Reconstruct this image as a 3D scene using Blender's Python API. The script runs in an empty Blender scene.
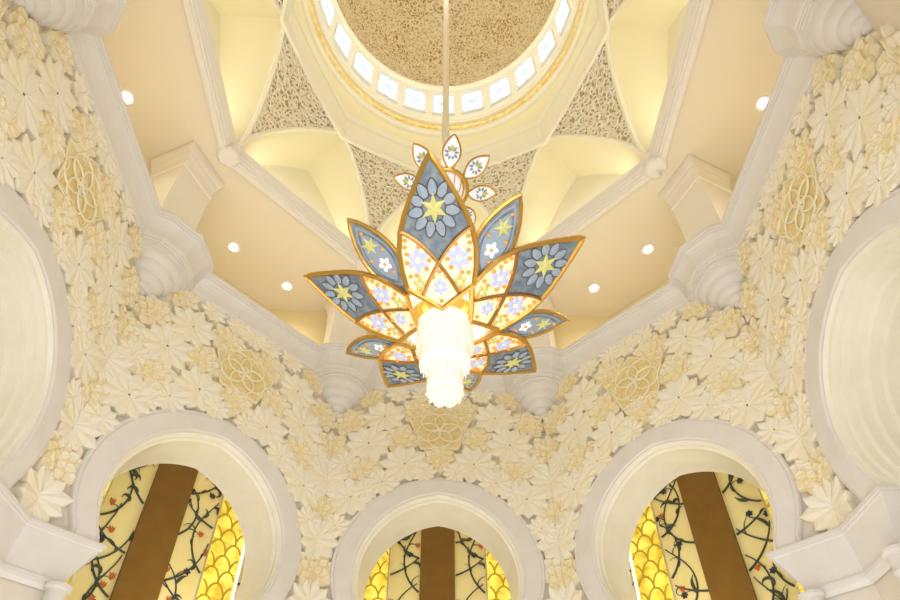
import bpy, math, random
from mathutils import Vector, Matrix
random.seed(7)
PI = math.pi
sc = bpy.context.scene
COL = sc.collection
ZO = 1.6            # eye height; heights below are measured from the eye

# ------------------------------------------------------------------ camera
def cam_axes(pitch, yaw, roll):
    fw = Vector((0, math.cos(pitch), math.sin(pitch))); up = Vector((0, -math.sin(pitch), math.cos(pitch))); rt = Vector((1, 0, 0))
    r = math.cos(roll)*rt + math.sin(roll)*up; u = -math.sin(roll)*rt + math.cos(roll)*up
    c, s = math.cos(yaw), math.sin(yaw)
    Y = Matrix(((c, s, 0), (-s, c, 0), (0, 0, 1))).transposed()
    return Y @ r, Y @ u, Y @ fw
cd = bpy.data.cameras.new('camera'); cam = bpy.data.objects.new('camera', cd); COL.objects.link(cam)
r_, u_, f_ = cam_axes(.717, -.031, -.004)
m = Matrix((( r_.x, u_.x, -f_.x, -0.12), (r_.y, u_.y, -f_.y, -5.94), (r_.z, u_.z, -f_.z, ZO), (0, 0, 0, 1)))
cam.matrix_world = m
cd.sensor_width = 36; cd.lens = 640.484/900*36; cd.shift_y = 125/900; cd.clip_end = 200; cd.clip_start = .05
sc.camera = cam
sc.view_settings.view_transform = 'Standard'; sc.view_settings.look = 'None'
sc.view_settings.gamma = 1; sc.view_settings.use_curve_mapping = False
sc.view_settings.exposure = 0.24

# ------------------------------------------------------------------ world and lights
w = bpy.data.worlds.new('World'); sc.world = w; w.use_nodes = True
w.node_tree.nodes['Background'].inputs[0].default_value = (1, .97, .93, 1)
w.node_tree.nodes['Background'].inputs[1].default_value = .45

LS = .27
def area(name, loc, target, size, sy, power, col):
    l = bpy.data.lights.new(name, 'AREA'); l.shape = 'RECTANGLE'; l.size = size; l.size_y = sy; l.energy = power*LS; l.color = col
    o = bpy.data.objects.new(name, l); COL.objects.link(o); o.location = (loc[0], loc[1], loc[2]+ZO)
    o.rotation_euler = (Vector(target)-Vector(loc)).to_track_quat('-Z', 'Y').to_euler(); return o
def point(name, loc, power, col, rad=.3):
    l = bpy.data.lights.new(name, 'POINT'); l.energy = power*LS; l.color = col; l.shadow_soft_size = rad
    o = bpy.data.objects.new(name, l); COL.objects.link(o); o.location = (loc[0], loc[1], loc[2]+ZO); return o
# added room-wide fill, placed behind the camera where the near wall is left out
area('rear_fill', (0, -9.5, 2.5), (0, 6, 9), 9, 7, 1800, (.96, .98, 1))
# added fill sheet just above the floor, brightening the whole hall from below
area('hall_fill', (0, 0, -1.3), (0, 0, 10), 10, 10, 1500, (1, .975, .94))
# lamps inside the chandelier
point('chandelier_lamp', (0, 0, 7.68), 80, (1, .9, .74), .35)
point('chandelier_lamp', (0, 0, 5.2), 10, (1, .9, .74), .3)
point('chandelier_lamp', (0, 0, 11.6), 200, (1, .93, .8), .3)
# daylight in the dome drum
point('dome_daylight', (0, 0, 24.6), 850, (1, .95, .86), 1.2)

# ------------------------------------------------------------------ constants
A = 6.516; T8 = math.tan(PI/8); C8 = math.cos(PI/8)
HALF = A*T8
def nrm(k): a = PI/4*k; return (math.sin(a), math.cos(a))
def tng(k): a = PI/4*k; return (math.cos(a), -math.sin(a))
def wp(k, s, z, h=0.0, a=A):
    """point on wall k: s along the wall, z up, h towards the room; folds round the corners"""
    L = a*T8; lim = (a-h)*T8
    if s > L:
        k += 1; s = max(s-2*L, -lim)
    elif s < -L:
        k -= 1; s = min(s+2*L, lim)
    else: s = max(-lim, min(lim, s))
    n, t = nrm(k), tng(k)
    return (n[0]*(a-h)+t[0]*s, n[1]*(a-h)+t[1]*s, z)
def fp(k, s, z, h=0.0, a=A):
    n, t = nrm(k), tng(k)
    return (n[0]*(a-h)+t[0]*s, n[1]*(a-h)+t[1]*s, z)
def cp(c, r, t, z):
    """corner frame: c-th corner (between wall c and c+1), r outwards, t clockwise"""
    a = PI/4*c+PI/8; return (math.sin(a)*r+math.cos(a)*t, math.cos(a)*r-math.sin(a)*t, z)

# ------------------------------------------------------------------ materials
def mat(name, col, rough=.5, metal=0, emit=None, es=0, bump=0, bscale=8, var=0, vscale=3, col2=None, trans=0, spec=.5):
    m = bpy.data.materials.new(name); m.use_nodes = True; nt = m.node_tree; b = nt.nodes['Principled BSDF']
    b.inputs['Base Color'].default_value = (*col, 1); b.inputs['Roughness'].default_value = rough; b.inputs['Metallic'].default_value = metal
    b.inputs['Specular IOR Level'].default_value = spec
    if emit: b.inputs['Emission Color'].default_value = (*emit, 1); b.inputs['Emission Strength'].default_value = es
    if trans: b.inputs['Transmission Weight'].default_value = trans
    tc = nt.nodes.new('ShaderNodeTexCoord')
    if col2:
        n = nt.nodes.new('ShaderNodeTexNoise'); n.inputs['Scale'].default_value = vscale; n.inputs['Detail'].default_value = 6
        nt.links.new(tc.outputs['Object'], n.inputs['Vector'])
        r = nt.nodes.new('ShaderNodeValToRGB'); r.color_ramp.elements[0].position = .35; r.color_ramp.elements[1].position = .65
        r.color_ramp.elements[0].color = (*col, 1); r.color_ramp.elements[1].color = (*col2, 1)
        nt.links.new(n.outputs['Fac'], r.inputs['Fac']); nt.links.new(r.outputs['Color'], b.inputs['Base Color'])
    if bump:
        n2 = nt.nodes.new('ShaderNodeTexNoise'); n2.inputs['Scale'].default_value = bscale; n2.inputs['Detail'].default_value = 4
        nt.links.new(tc.outputs['Object'], n2.inputs['Vector'])
        bp = nt.nodes.new('ShaderNodeBump'); bp.inputs['Strength'].default_value = bump; bp.inputs['Distance'].default_value = .02
        nt.links.new(n2.outputs['Fac'], bp.inputs['Height']); nt.links.new(bp.outputs['Normal'], b.inputs['Normal'])
    return m
M = {}
M['marble'] = mat('white_marble', (.77, .735, .70), .38, col2=(.74, .70, .655), vscale=2.5)
M['wall'] = mat('wall_marble', (.74, .67, .58), .55, col2=(.77, .70, .58), vscale=1.5)
M['petal'] = mat('carved_marble', (.89, .85, .76), .5, col2=(.89, .81, .62), vscale=1.5, bump=.8, bscale=22)
M['ros'] = mat('carved_cream_marble', (.89, .83, .70), .5, col2=(.89, .77, .50), vscale=1.8, bump=.3, bscale=30)
M['star_edge'] = mat('pale_gold_petal_edge', (.86, .77, .55), .45)
M['gold_line'] = mat('gold_leaf_edge', (.84, .66, .30), .45)
M['med'] = mat('ochre_marble', (.80, .61, .24), .5, col2=(.85, .72, .40), vscale=5, bump=.6, bscale=24)
M['band'] = mat('pale_gold_band', (.90, .82, .60), .45)
M['plaster'] = mat('cream_plaster', (.83, .75, .60), .7)
M['gallery'] = mat('yellow_lit_plaster', (.86, .73, .42), .7)  # cream plaster with the gallery's yellow light put into its colour
M['pillar'] = mat('ivory_plaster', (.88, .83, .75), .5)
M['vault'] = mat('yellow_bounce_plaster', (.87, .80, .53), .65)  # yellow of light bounced inside the niches is put into this plaster colour
M['rib'] = mat('ivory_rib_plaster', (.89, .84, .68), .6)
M['mould'] = mat('pearl_moulding', (.84, .80, .76), .5)
M['reveal'] = mat('cream_arch_marble', (.87, .83, .71), .3, col2=(.83, .78, .64), vscale=2)
M['scroll'] = mat('ivory_scrollwork', (.90, .85, .72), .6)
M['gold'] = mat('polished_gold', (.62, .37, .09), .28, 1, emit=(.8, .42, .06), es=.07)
M['dgold'] = mat('bronze_gold', (.48, .26, .08), .33, .9)
M['goldband'] = mat('gold_mosaic', (.78, .52, .10), .4, .2, col2=(.87, .76, .42), vscale=7)
M['rod'] = mat('cream_enamel', (.88, .80, .64), .4)
M['wood'] = mat('brown_wood', (.19, .095, .014), .6, col2=(.21, .11, .018), vscale=3, spec=.2)
M['inlay'] = mat('cream_inlay_marble', (.88, .77, .38), .45, col2=(.84, .70, .28), vscale=1.2)
M['vine'] = mat('dark_green_inlay', (.045, .055, .035), .5)
M['vine2'] = mat('blue_black_inlay', (.02, .025, .05), .5)
M['vorange'] = mat('orange_inlay', (.55, .12, .015), .5)
M['chrome'] = mat('pale_metal_strip', (.8, .75, .65), .25, .8)
M['lamp'] = mat('lamp_glow', (1, 1, 1), .5, emit=(1, .96, .88), es=9)
M['strip'] = mat('light_strip_glow', (1, 1, 1), .5, emit=(1, .98, .95), es=1.0)
M['win'] = mat('bright_window', (.35, .45, .55), .5, emit=(.70, .84, .97), es=.42)
M['winlat'] = mat('window_lattice', (.92, .95, .97), .5, emit=(.95, .98, 1), es=.8)
M['floor'] = mat('floor_marble', (.86, .84, .80), .25, col2=(.80, .77, .70), vscale=1.2)
M['crystal'] = mat('crystal_glass', (.90, .84, .70), .15, emit=(1, .88, .64), es=.10)
M['crystal_line'] = mat('crystal_prism', (.92, .86, .72), .12, emit=(1, .86, .6), es=.22)
M['glow'] = mat('crystal_core_glow', (1, 1, 1), .5, emit=(1, .93, .80), es=.45)
M['gblue'] = mat('smoky_blue_glass', (.11, .15, .21), .22, col2=(.26, .30, .30), vscale=7, emit=(.40, .45, .50), es=.07, bump=.5, bscale=40)
M['gbluel'] = mat('pale_blue_glass', (.27, .33, .40), .2, emit=(.6, .68, .8), es=.10)
M['gnavy'] = mat('dark_leading', (.12, .10, .11), .3)
M['gwarm'] = mat('warm_glass', (.86, .68, .40), .25, emit=(1, .76, .42), es=.34, col2=(.92, .80, .55), vscale=7)
M['glilac'] = mat('lilac_glass', (.50, .53, .80), .25, emit=(.62, .68, 1), es=.2)
M['gstar'] = mat('yellow_star_glass', (.62, .58, .20), .25, emit=(.9, .85, .35), es=.10)
M['gorange'] = mat('orange_bead', (.82, .32, .04), .2, emit=(1, .42, .06), es=.2)
M['gwhite'] = mat('milk_glass', (.9, .92, .96), .25, emit=(.93, .95, 1), es=.30)

def pattern_mat(name, base, dark, scale, lo, hi, warp=.35, rough=.6, bump=.6, big=None):
    """arabesque of curling leaf shapes"""
    m = bpy.data.materials.new(name); m.use_nodes = True; nt = m.node_tree; N = nt.nodes; L = nt.links; b = N['Principled BSDF']
    b.inputs['Roughness'].default_value = rough
    tc = N.new('ShaderNodeTexCoord'); ns = N.new('ShaderNodeTexNoise'); ns.inputs['Scale'].default_value = scale*.45; ns.inputs['Detail'].default_value = 1
    L.new(tc.outputs['Object'], ns.inputs['Vector'])
    mx = N.new('ShaderNodeMix'); mx.data_type = 'VECTOR'; mx.inputs['Factor'].default_value = warp
    L.new(tc.outputs['Object'], mx.inputs['A']); L.new(ns.outputs['Color'], mx.inputs['B'])
    v = N.new('ShaderNodeTexVoronoi'); v.feature = 'DISTANCE_TO_EDGE'; v.inputs['Scale'].default_value = scale; v.inputs['Randomness'].default_value = .9
    L.new(mx.outputs['Result'], v.inputs['Vector'])
    r = N.new('ShaderNodeValToRGB'); e = r.color_ramp.elements
    e[0].position = lo; e[0].color = (*base, 1); e[1].position = hi; e[1].color = (*dark, 1)
    L.new(v.outputs['Distance'], r.inputs['Fac'])
    out = r.outputs['Color']
    if big:
        n3 = N.new('ShaderNodeTexNoise'); n3.inputs['Scale'].default_value = big[0]; L.new(tc.outputs['Object'], n3.inputs['Vector'])
        r3 = N.new('ShaderNodeValToRGB'); r3.color_ramp.elements[0].position = .4; r3.color_ramp.elements[1].position = .6
        L.new(n3.outputs['Fac'], r3.inputs['Fac'])
        m3 = N.new('ShaderNodeMix'); m3.data_type = 'RGBA'; L.new(r3.outputs['Color'], m3.inputs['Factor'])
        L.new(out, m3.inputs['A']); m3.inputs['B'].default_value = (*big[1], 1)
        m4 = N.new('ShaderNodeMix'); m4.data_type = 'RGBA'; m4.inputs['Factor'].default_value = .45
        L.new(out, m4.inputs['A']); L.new(m3.outputs['Result'], m4.inputs['B']); out = m4.outputs['Result']
    L.new(out, b.inputs['Base Color'])
    bp = N.new('ShaderNodeBump'); bp.invert = True; bp.inputs['Strength'].default_value = bump; bp.inputs['Distance'].default_value = .05
    L.new(r.outputs['Color'], bp.inputs['Height']); bp.invert = False
    L.new(bp.outputs['Normal'], b.inputs['Normal'])
    return m
M['lattice'] = pattern_mat('pierced_lattice', (.88, .80, .61), (.48, .37, .20), 10, .10, .24, .24)
M['dome'] = pattern_mat('dome_arabesque', (.70, .58, .35), (.34, .19, .06), 10.0, .06, .26, .25, big=(1.1, (.70, .60, .38)))

def onyx_mat():
    m = bpy.data.materials.new('backlit_yellow_onyx'); m.use_nodes = True; nt = m.node_tree; N = nt.nodes; L = nt.links; b = N['Principled BSDF']
    tc = N.new('ShaderNodeTexCoord'); n = N.new('ShaderNodeTexNoise'); n.inputs['Scale'].default_value = 2.6; n.inputs['Detail'].default_value = 5
    L.new(tc.outputs['Object'], n.inputs['Vector'])
    r = N.new('ShaderNodeValToRGB'); e = r.color_ramp.elements; e[0].position = .32; e[0].color = (.52, .33, .005, 1); e[1].position = .68; e[1].color = (1, .88, .16, 1)
    L.new(n.outputs['Fac'], r.inputs['Fac']); L.new(r.outputs['Color'], b.inputs['Base Color']); L.new(r.outputs['Color'], b.inputs['Emission Color'])
    b.inputs['Emission Strength'].default_value = .62; return m
M['onyx'] = onyx_mat()
M['onyxline'] = mat('onyx_scale_seam', (.42, .27, .01), .5, emit=(.55, .36, .01), es=.25)

# ------------------------------------------------------------------ mesh building
class MB:
    def __init__(s): s.v = []; s.f = []; s.m = []; s.mi = 0
    def add(s, vs, fs):
        o = len(s.v); s.v += [tuple(p) for p in vs]; s.f += [tuple(i+o for i in f) for f in fs]; s.m += [s.mi]*len(fs)
    def grid(s, rows, closed=False, flip=False):
        n = len(rows[0]); vs = [p for r in rows for p in r]; fs = []
        for i in range(len(rows)-1):
            for j in range(n if closed else n-1):
                a, b = i*n+j, i*n+(j+1) % n; q = (a, b, b+n, a+n)
                fs.append(q[::-1] if flip else q)
        s.add(vs, fs)
    def box(s, c, d, R=None):
        vs = []
        for x in (-1, 1):
            for y in (-1, 1):
                for z in (-1, 1):
                    p = Vector((x*d[0]/2, y*d[1]/2, z*d[2]/2))
                    if R: p = R @ p
                    vs.append((c[0]+p.x, c[1]+p.y, c[2]+p.z))
        s.add(vs, [(0, 1, 3, 2), (4, 6, 7, 5), (0, 4, 5, 1), (2, 3, 7, 6), (0, 2, 6, 4), (1, 5, 7, 3)])
    def hexa(s, P):   # 8 points: bottom 4, top 4
        s.add(P, [(3, 2, 1, 0), (4, 5, 6, 7), (0, 1, 5, 4), (1, 2, 6, 5), (2, 3, 7, 6), (3, 0, 4, 7)])
    def tube(s, pts, r, n=6, closed=False, rf=None):
        P = [Vector(p) for p in pts]; rows = []; N = len(P); up = None
        for i in range(N):
            a = P[(i-1) % N] if (closed or i > 0) else P[i]; b = P[(i+1) % N] if (closed or i < N-1) else P[i]
            d = (b-a); d = d.normalized() if d.length > 1e-9 else Vector((0, 0, 1))
            if up is None: up = d.orthogonal().normalized()
            up = (up-d*up.dot(d)); up = up.normalized() if up.length > 1e-6 else d.orthogonal().normalized()
            q = d.cross(up); rr = r*(rf(i/(N-1)) if rf else 1)
            rows.append([tuple(P[i]+up*rr*math.cos(2*PI*j/n)+q*rr*math.sin(2*PI*j/n)) for j in range(n)])
        if closed: rows.append(rows[0])
        s.grid(rows, True)
        if not closed:
            for e in (rows[0][::-1], rows[-1]): s.add(e, [tuple(range(n))])
    def ball(s, c, r, n=8, sq=1):
        rows = []
        for i in range(n//2+1):
            th = PI*i/(n//2); rows.append([(c[0]+r*math.sin(th)*math.cos(2*PI*j/n), c[1]+r*math.sin(th)*math.sin(2*PI*j/n), c[2]+r*sq*math.cos(th)) for j in range(n)])
        s.grid(rows, True)
    def lathe(s, prof, c=(0, 0), n=48, a0=0, a1=2*PI):
        full = abs(a1-a0-2*PI) < 1e-6; k = n if full else n+1
        rows = [[(c[0]+r*math.cos(a0+(a1-a0)*j/n), c[1]+r*math.sin(a0+(a1-a0)*j/n), z) for j in range(k)] for r, z in prof]
        s.grid(rows, full)
    def build(s, name, m, parent=None, origin=None, smooth=False):
        me = bpy.data.meshes.new(name)
        if origin is None:
            if s.v:
                xs, ys, zs = zip(*s.v); origin = ((min(xs)+max(xs))/2, (min(ys)+max(ys))/2, min(zs))
            else: origin = (0, 0, 0)
        me.from_pydata([(v[0]-origin[0], v[1]-origin[1], v[2]-origin[2]) for v in s.v], [], s.f)
        for x in (m if isinstance(m, (list, tuple)) else [m]): me.materials.append(x)
        if any(s.m):
            for p, i in zip(me.polygons, s.m): p.material_index = i
        if smooth:
            me.polygons.foreach_set('use_smooth', [True]*len(me.polygons))
            if hasattr(me, 'set_sharp_from_angle'): me.set_sharp_from_angle(angle=math.radians(38))
        o = bpy.data.objects.new(name, me); COL.objects.link(o)
        W = Vector((origin[0], origin[1], origin[2]+ZO))
        if parent is not None: o.parent = parent; W = W-parent['_w_']if False else W-Vector(WL[parent.name])
        o.location = W; WL[o.name] = tuple(Vector(WL[parent.name])+W) if parent is not None else tuple(W)
        return o
WL = {}
def empty(name, loc, label, cat, group=None):
    o = bpy.data.objects.new(name, None); COL.objects.link(o); o.location = (loc[0], loc[1], loc[2]+ZO); WL[o.name] = tuple(o.location); o.empty_display_size = .2
    o['label'] = label; o['category'] = cat
    if group: o['group'] = group
    return o
def tag(o, label, cat, group=None):
    o['label'] = label; o['category'] = cat
    if group: o['group'] = group
    return o
def struct(o, label=None):
    o['kind'] = 'structure'
    if label: o['label'] = label
    return o
def copy_tree(o, parent=None):
    c = o.copy(); COL.objects.link(c); c.parent = parent
    for ch in list(o.children): copy_tree(ch, c)
    return c
SIDE = ['far', 'far_right', 'right', 'near_right', 'near', 'near_left', 'left', 'far_left']
WORD = ['far', 'far right', 'right', 'near right', 'near', 'near left', 'left', 'far left']

# ------------------------------------------------------------------ floor
b = MB(); b.add([(-14, -14, -ZO), (14, -14, -ZO), (14, 14, -ZO), (-14, 14, -ZO)], [(0, 1, 2, 3)])
b.add([(-14, -14, -ZO-.2), (14, -14, -ZO-.2), (14, 14, -ZO-.2), (-14, 14, -ZO-.2)], [(3, 2, 1, 0)])
struct(b.build('floor', M['floor']), 'pale polished marble floor of the hall')

# ------------------------------------------------------------------ walls with horseshoe arches
ZC = 6.7
def arch_curve(off=0.0, n=20, feet=(-ZO, -ZO)):
    """pointed horseshoe arch from left foot up over the apex to the right foot, off = inward offset"""
    R, c = 2.40, .10+.30*off; ZC = 6.7-.30*off
    R2 = R-off*.68; pts = []
    apex = math.acos(c/R2)          # angle from +x where the right arc meets the axis
    right = []
    low = -.48
    for i in range(n+1):
        th = low+(apex-low)*i/n
        right.append((-c+R2*math.cos(th), ZC+R2*math.sin(th)))
    fx, fz = right[0]
    rf = [(fx, feet[1]), (fx, (fz+feet[1])/2)]; lf = [(-fx, feet[0]), (-fx, (fz+feet[0])/2)]
    left = lf+[(-x, z) for x, z in right[:-1]]
    return left+right[::-1]+rf[::-1]        # left foot ... apex ... right foot
for k in range(8):
    if k == 4: continue
    ac = arch_curve(.18); b = MB(); n = len(ac); TOP = 12.6
    outer = []
    for i, (x, z) in enumerate(ac):
        if z < 4.7: outer.append((math.copysign(HALF, x), z))
        else:
            dx, dz = x, z-5.0; s1 = HALF/abs(dx) if abs(dx) > 1e-6 else 1e9; s2 = (TOP-5.0)/dz if dz > 1e-6 else 1e9
            s = min(s1, s2); outer.append((dx*s, 5.0+dz*s))
    full = []
    for i in range(n):
        full.append((ac[i], outer[i]))
        if i < n-1:
            a0, a1 = outer[i], outer[i+1]
            if abs(abs(a0[0])-HALF) < 1e-6 and abs(a1[1]-TOP) < 1e-6 and abs(a0[1]-TOP) > 1e-6: full.append((ac[i+1], (a0[0], TOP)))
            if abs(abs(a1[0])-HALF) < 1e-6 and abs(a0[1]-TOP) < 1e-6 and abs(a1[1]-TOP) > 1e-6: full.append((ac[i], (a1[0], TOP)))
    rows = [[fp(k, p[0], p[1]) for p, q in full], [fp(k, q[0], q[1]) for p, q in full], [fp(k, q[0], q[1], -.3) for p, q in full], [fp(k, p[0], p[1], -.3) for p, q in full]]
    rows.append(rows[0]); b.grid(rows)
    globals()['W%d' % k] = struct(b.build('wall_'+SIDE[k], M['wall']), WORD[k]+' wall faced with carved marble flowers' if k in (0, 1, 2, 6, 7) else WORD[k]+' marble wall behind the viewer')

# arch surrounds
def arch(k, label, feet=(-ZO, -ZO)):
    root = empty('arch', fp(k, 0, -ZO, 0), label, 'arch', None)
    deep = k in (2, 6)
    prof = [(.20, -.02), (0, -.02), (0, .10), (.03, .135), (.06, .12), (.08, .12), (.10, .15), (.44, .15), (.47, .12), (.50, .12)]
    b = MB(); rows = [[fp(k, x, z, h) for x, z in arch_curve(o, feet=feet)] for o, h in prof]; b.grid(rows, flip=True); b.build('archivolt', M['marble'], root, smooth=True)
    if deep:
        pr = [(.50, .12), (.53, .05), (.58, .03), (.60, -.05), (.66, -.08), (.69, -.2), (.75, -.23), (.78, -.38), (.84, -.42), (.87, -.6), (.93, -.64), (.97, -.9), (1.03, -.95), (1.07, -1.3)]
    else:
        pr = [(.50, .12), (.52, .06), (.545, .04), (.55, -.02), (.59, -.06), (.595, -.2), (.61, -.35), (.63, -.55), (.645, -.75), (.65, -.95), (.66, -.98), (.60, -1.0), (.2, -1.0)]
    b = MB(); rows = [[fp(k, x, z, h) for x, z in arch_curve(o, feet=feet)] for o, h in pr]; b.grid(rows, flip=True); b.build('reveal', M['reveal'], root, smooth=True)
    if deep:   # blind apse closing the deep arch
        b = MB(); rows = []
        for j in range(7):
            f = j/6; o = 1.07+.0*f; a = f*PI/2
            rows.append([fp(k, x*math.cos(a)+0, (ZC+(z-ZC)*math.cos(a)) if z > ZC else z, -1.3-1.2*math.sin(a)) for x, z in arch_curve(1.07)])
        b.grid(rows, flip=True); b.build('niche_shell', M['reveal'], root, smooth=True)
    return root
arch(0, 'white pointed arch in the centre, directly below the chandelier')
arch(1, 'white arch right of the centre arch, brown post seen through it', (-ZO, 5.36))
arch(7, 'white arch left of the centre arch, brown post seen through it', (5.36, -ZO))
arch(6, 'blind cream arch cut by the left edge of the photo', (-ZO, 5.36))
arch(2, 'blind cream arch cut by the right edge of the photo', (5.36, -ZO))

# ------------------------------------------------------------------ carved relief flowers on the walls
def make_flower(kind, k, s0, z0, R, rot, name):
    b = MB()
    mats = {'star': [M['petal'], M['star_edge']], 'ros': [M['ros'], M['gold_line']]}[kind]
    def P(x, y, h):
        c, s = math.cos(rot), math.sin(rot); return wp(k, s0+x*c-y*s, z0+x*s+y*c, h)
    def petal(ang, r0, r1, wd, hb, ht, base=.0, ridge=.02, edge=False, tipw=.55, NU=7, pk=.62):
        ca, sa = math.cos(ang), math.sin(ang); rows = []; us = [-1, -.84, -.45, 0, .45, .84, 1]
        for i in range(NU+1):
            v = i/NU; r = r0+(r1-r0)*v
            wv = wd*(math.sin(PI*min(1, (.16+.84*v)**tipw)) if v < 1 else 0)
            wv = wd*((.38+.62*math.sin(PI/2*min(1, v/pk))) if v <= pk else max(0, 1-((v-pk)/(1-pk))**1.5))
            h = hb+(ht-hb)*v; row = [(r, -wv, base)]
            for u in us:
                hh = h+(ridge*(1-abs(u)**1.2) if not edge else (.018 if abs(u) > .8 else (-.0 if abs(u) > .3 else .008)))
                row.append((r, u*wv, hh))
            row.append((r, wv, base)); rows.append([P(x*ca-y*sa, x*sa+y*ca, h_) for x, y, h_ in row])
        n = len(rows[0]); vs = [p for r in rows for p in r]; o = len(b.v); b.v += vs
        for i in range(NU):
            for j in range(n-1):
                b.f.append((o+i*n+j, o+(i+1)*n+j, o+(i+1)*n+j+1, o+i*n+j+1)); b.m.append(1 if (j in (1, n-3)) else 0)
    if kind == 'star':
        n = 10
        for i in range(n): petal(2*PI*i/n, .04*R, R*(1.06 if i % 2 else .97), R*.255, .095, .125, ridge=.03, pk=.66)
    else:
        for i in range(8): petal(2*PI*i/8, .2*R, R*1.0, R*.31, .06, .09, edge=True)
        for i in range(8): petal(2*PI*(i+.5)/8, .1*R, R*.76, R*.235, .095, .125, .04, edge=True)
        for i in range(5): petal(2*PI*i/5, .02*R, R*.46, R*.20, .135, .15, .08, edge=True, NU=5)
    return b.build(name, mats, globals()['W%d' % (k % 8)], origin=wp(k, s0, z0))
def medallion(k, s0, z0, R):
    root = globals()['W%d' % k]; b = MB()
    outl = []
    for i in range(60):
        a = 2*PI*i/60; ph = (a % (2*PI/5))/(2*PI/5); d = abs(ph-.5)*2   # 1 at the tips
        r = R*(.74+.26*d**1.6); outl.append((r*math.sin(a), r*math.cos(a)))
    rows = [[wp(k, s0+x*q, z0+y*q, h) for x, y in outl+outl[:1]] for q, h in ((1, 0), (1, .10), (.95, .115), (.6, .09), (.3, .09), (.01, .09))]
    b.grid(rows); m = b.build('medallion', M['med'], root, origin=wp(k, s0, z0))
    m['label'] = 'ochre five pointed medallion'
    t = MB()
    def ring(f, n, r, closed=True): t.tube([wp(k, s0+f(i/n)[0], z0+f(i/n)[1], .115) for i in range(n if closed else n+1)], r, 5, closed)
    t.tube([wp(k, s0+x*.98, z0+y*.98, .115) for x, y in outl], .02, 5, True)
    for i in range(5):
        a = 2*PI*i/5+PI/5; cx, cy = .36*R*math.sin(a), .36*R*math.cos(a)
        ring(lambda q: (cx+.37*R*math.sin(2*PI*q), cy+.37*R*math.cos(2*PI*q)), 20, .024)
        a = 2*PI*i/5
        for sg in (-1, 1):
            t.tube([wp(k, s0+R*.96*(math.sin(a)*(1-q)+math.sin(a+sg*2*PI/5*.55)*.62*q), z0+R*.96*(math.cos(a)*(1-q)+math.cos(a+sg*2*PI/5*.55)*.62*q), .12) for q in (0, .33, .66, 1)], .012, 4)
    ring(lambda q: (.2*R*math.sin(2*PI*q), .2*R*math.cos(2*PI*q)), 12, .014)
    t.build('interlace', M['band'], m)
ROS = [(.56, 11.27, .50), (-.56, 11.27, .50), (.97, 10.30, .52), (-.97, 10.30, .52), (0, 9.72, .50), (1.82, 9.32, .55), (-1.82, 9.32, .55), (2.25, 10.8, .50), (-2.25, 10.8, .50), (1.85, 11.72, .42), (-1.85, 11.72, .42)]
STA = [(1.42, 11.02, .56), (-1.42, 11.02, .56), (1.76, 10.12, .60), (-1.76, 10.12, .60), (.84, 9.50, .58), (-.84, 9.50, .58), (0, 11.85, .40), (2.05, 8.50, .55), (-2.05, 8.50, .55), (1.1, 11.85, .34), (-1.1, 11.85, .34), (1.35, 8.95, .42), (-1.35, 8.95, .42), (.38, 9.26, .32), (-.38, 9.26, .32), (1.72, 8.72, .34), (-1.72, 8.72, .34), (2.32, 7.72, .34), (-2.32, 7.72, .34), (2.28, 9.5, .36), (-2.28, 9.5, .36), (.47, 11.82, .3), (-.47, 11.82, .3)]
CORN = [('ros', 9.92, .56), ('star', 9.02, .58), ('ros', 8.15, .56), ('star', 7.35, .56), ('ros', 6.6, .54), ('star', 5.85, .54)]
for k in (0, 1, 2, 6, 7):
    for s, z, R in ROS: make_flower('ros', k, s, z, R, random.uniform(0, 6), 'rosette')
    for s, z, R in STA: make_flower('star', k, s, z, R, random.uniform(0, 6), 'leaf_star')
    medallion(k, 0, 10.6, .80)
for k in (7, 0, 6, 1, 5, 2):
    kk = k if k != 5 else 6
    for kind, z, R in CORN:
        if k == 5: make_flower(kind, 6, -HALF, z, R, random.uniform(0, 6), 'rosette' if kind == 'ros' else 'leaf_star')
        else: make_flower(kind, k, HALF, z, R, random.uniform(0, 6), 'rosette' if kind == 'ros' else 'leaf_star')

# ------------------------------------------------------------------ cornice running round the hall
def plan(a=6.084):
    pts = []
    for c in range(8):
        k0, k1 = c, (c+1) % 8
        def onwall(t): r = (a-T8*C8*abs(t)*1.0)/C8 if False else (a-math.sin(PI/8)*abs(t))/C8; return r
        if c in (2, 5): pts += [cp(c, onwall(.70), -.70, 0), cp(c, 6.12, -.54, 0), cp(c, 5.92, 0, 0), cp(c, 6.12, .54, 0), cp(c, onwall(.70), .70, 0)]
        else: pts += [cp(c, onwall(.88), -.88, 0), cp(c, 6.02, -.68, 0), cp(c, 5.80, 0, 0), cp(c, 6.02, .68, 0), cp(c, onwall(.88), .88, 0)]
    return [Vector(p[:2]) for p in pts]
PL = plan()
def offset(P, d):
    out = []; n = len(P)
    for i in range(n):
        a, b, c = P[i-1], P[i], P[(i+1) % n]
        e1 = (b-a).normalized(); e2 = (c-b).normalized()
        n1 = Vector((-e1.y, e1.x)); n2 = Vector((-e2.y, e2.x))       # path runs clockwise: left normal points outwards
        m_ = (n1+n2); m_ = m_.normalized(); q = b+m_*(d/max(.35, m_.dot(n1)))
        out.append(q)
    return out
prof = [(.52, 11.80), (.40, 11.80), (.385, 11.83), (.40, 11.87), (.36, 11.885), (.36, 11.93), (.335, 11.95), (.335, 11.985), (.30, 12.0), (.275, 12.05), (.262, 12.13), (.235, 12.22), (.19, 12.31), (.13, 12.38), (.075, 12.42), (.075, 12.45), (.045, 12.47), (.045, 12.50), (.015, 12.51), (0, 12.53), (0, 12.60), (.52, 12.60)]
b = MB(); b.grid([[(p.x, p.y, z) for p in offset(PL, d)] for d, z in prof+prof[:1]], True); struct(b.build('trim_1', M['marble'], smooth=False), 'white marble cornice stepping out round each corner')

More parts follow.
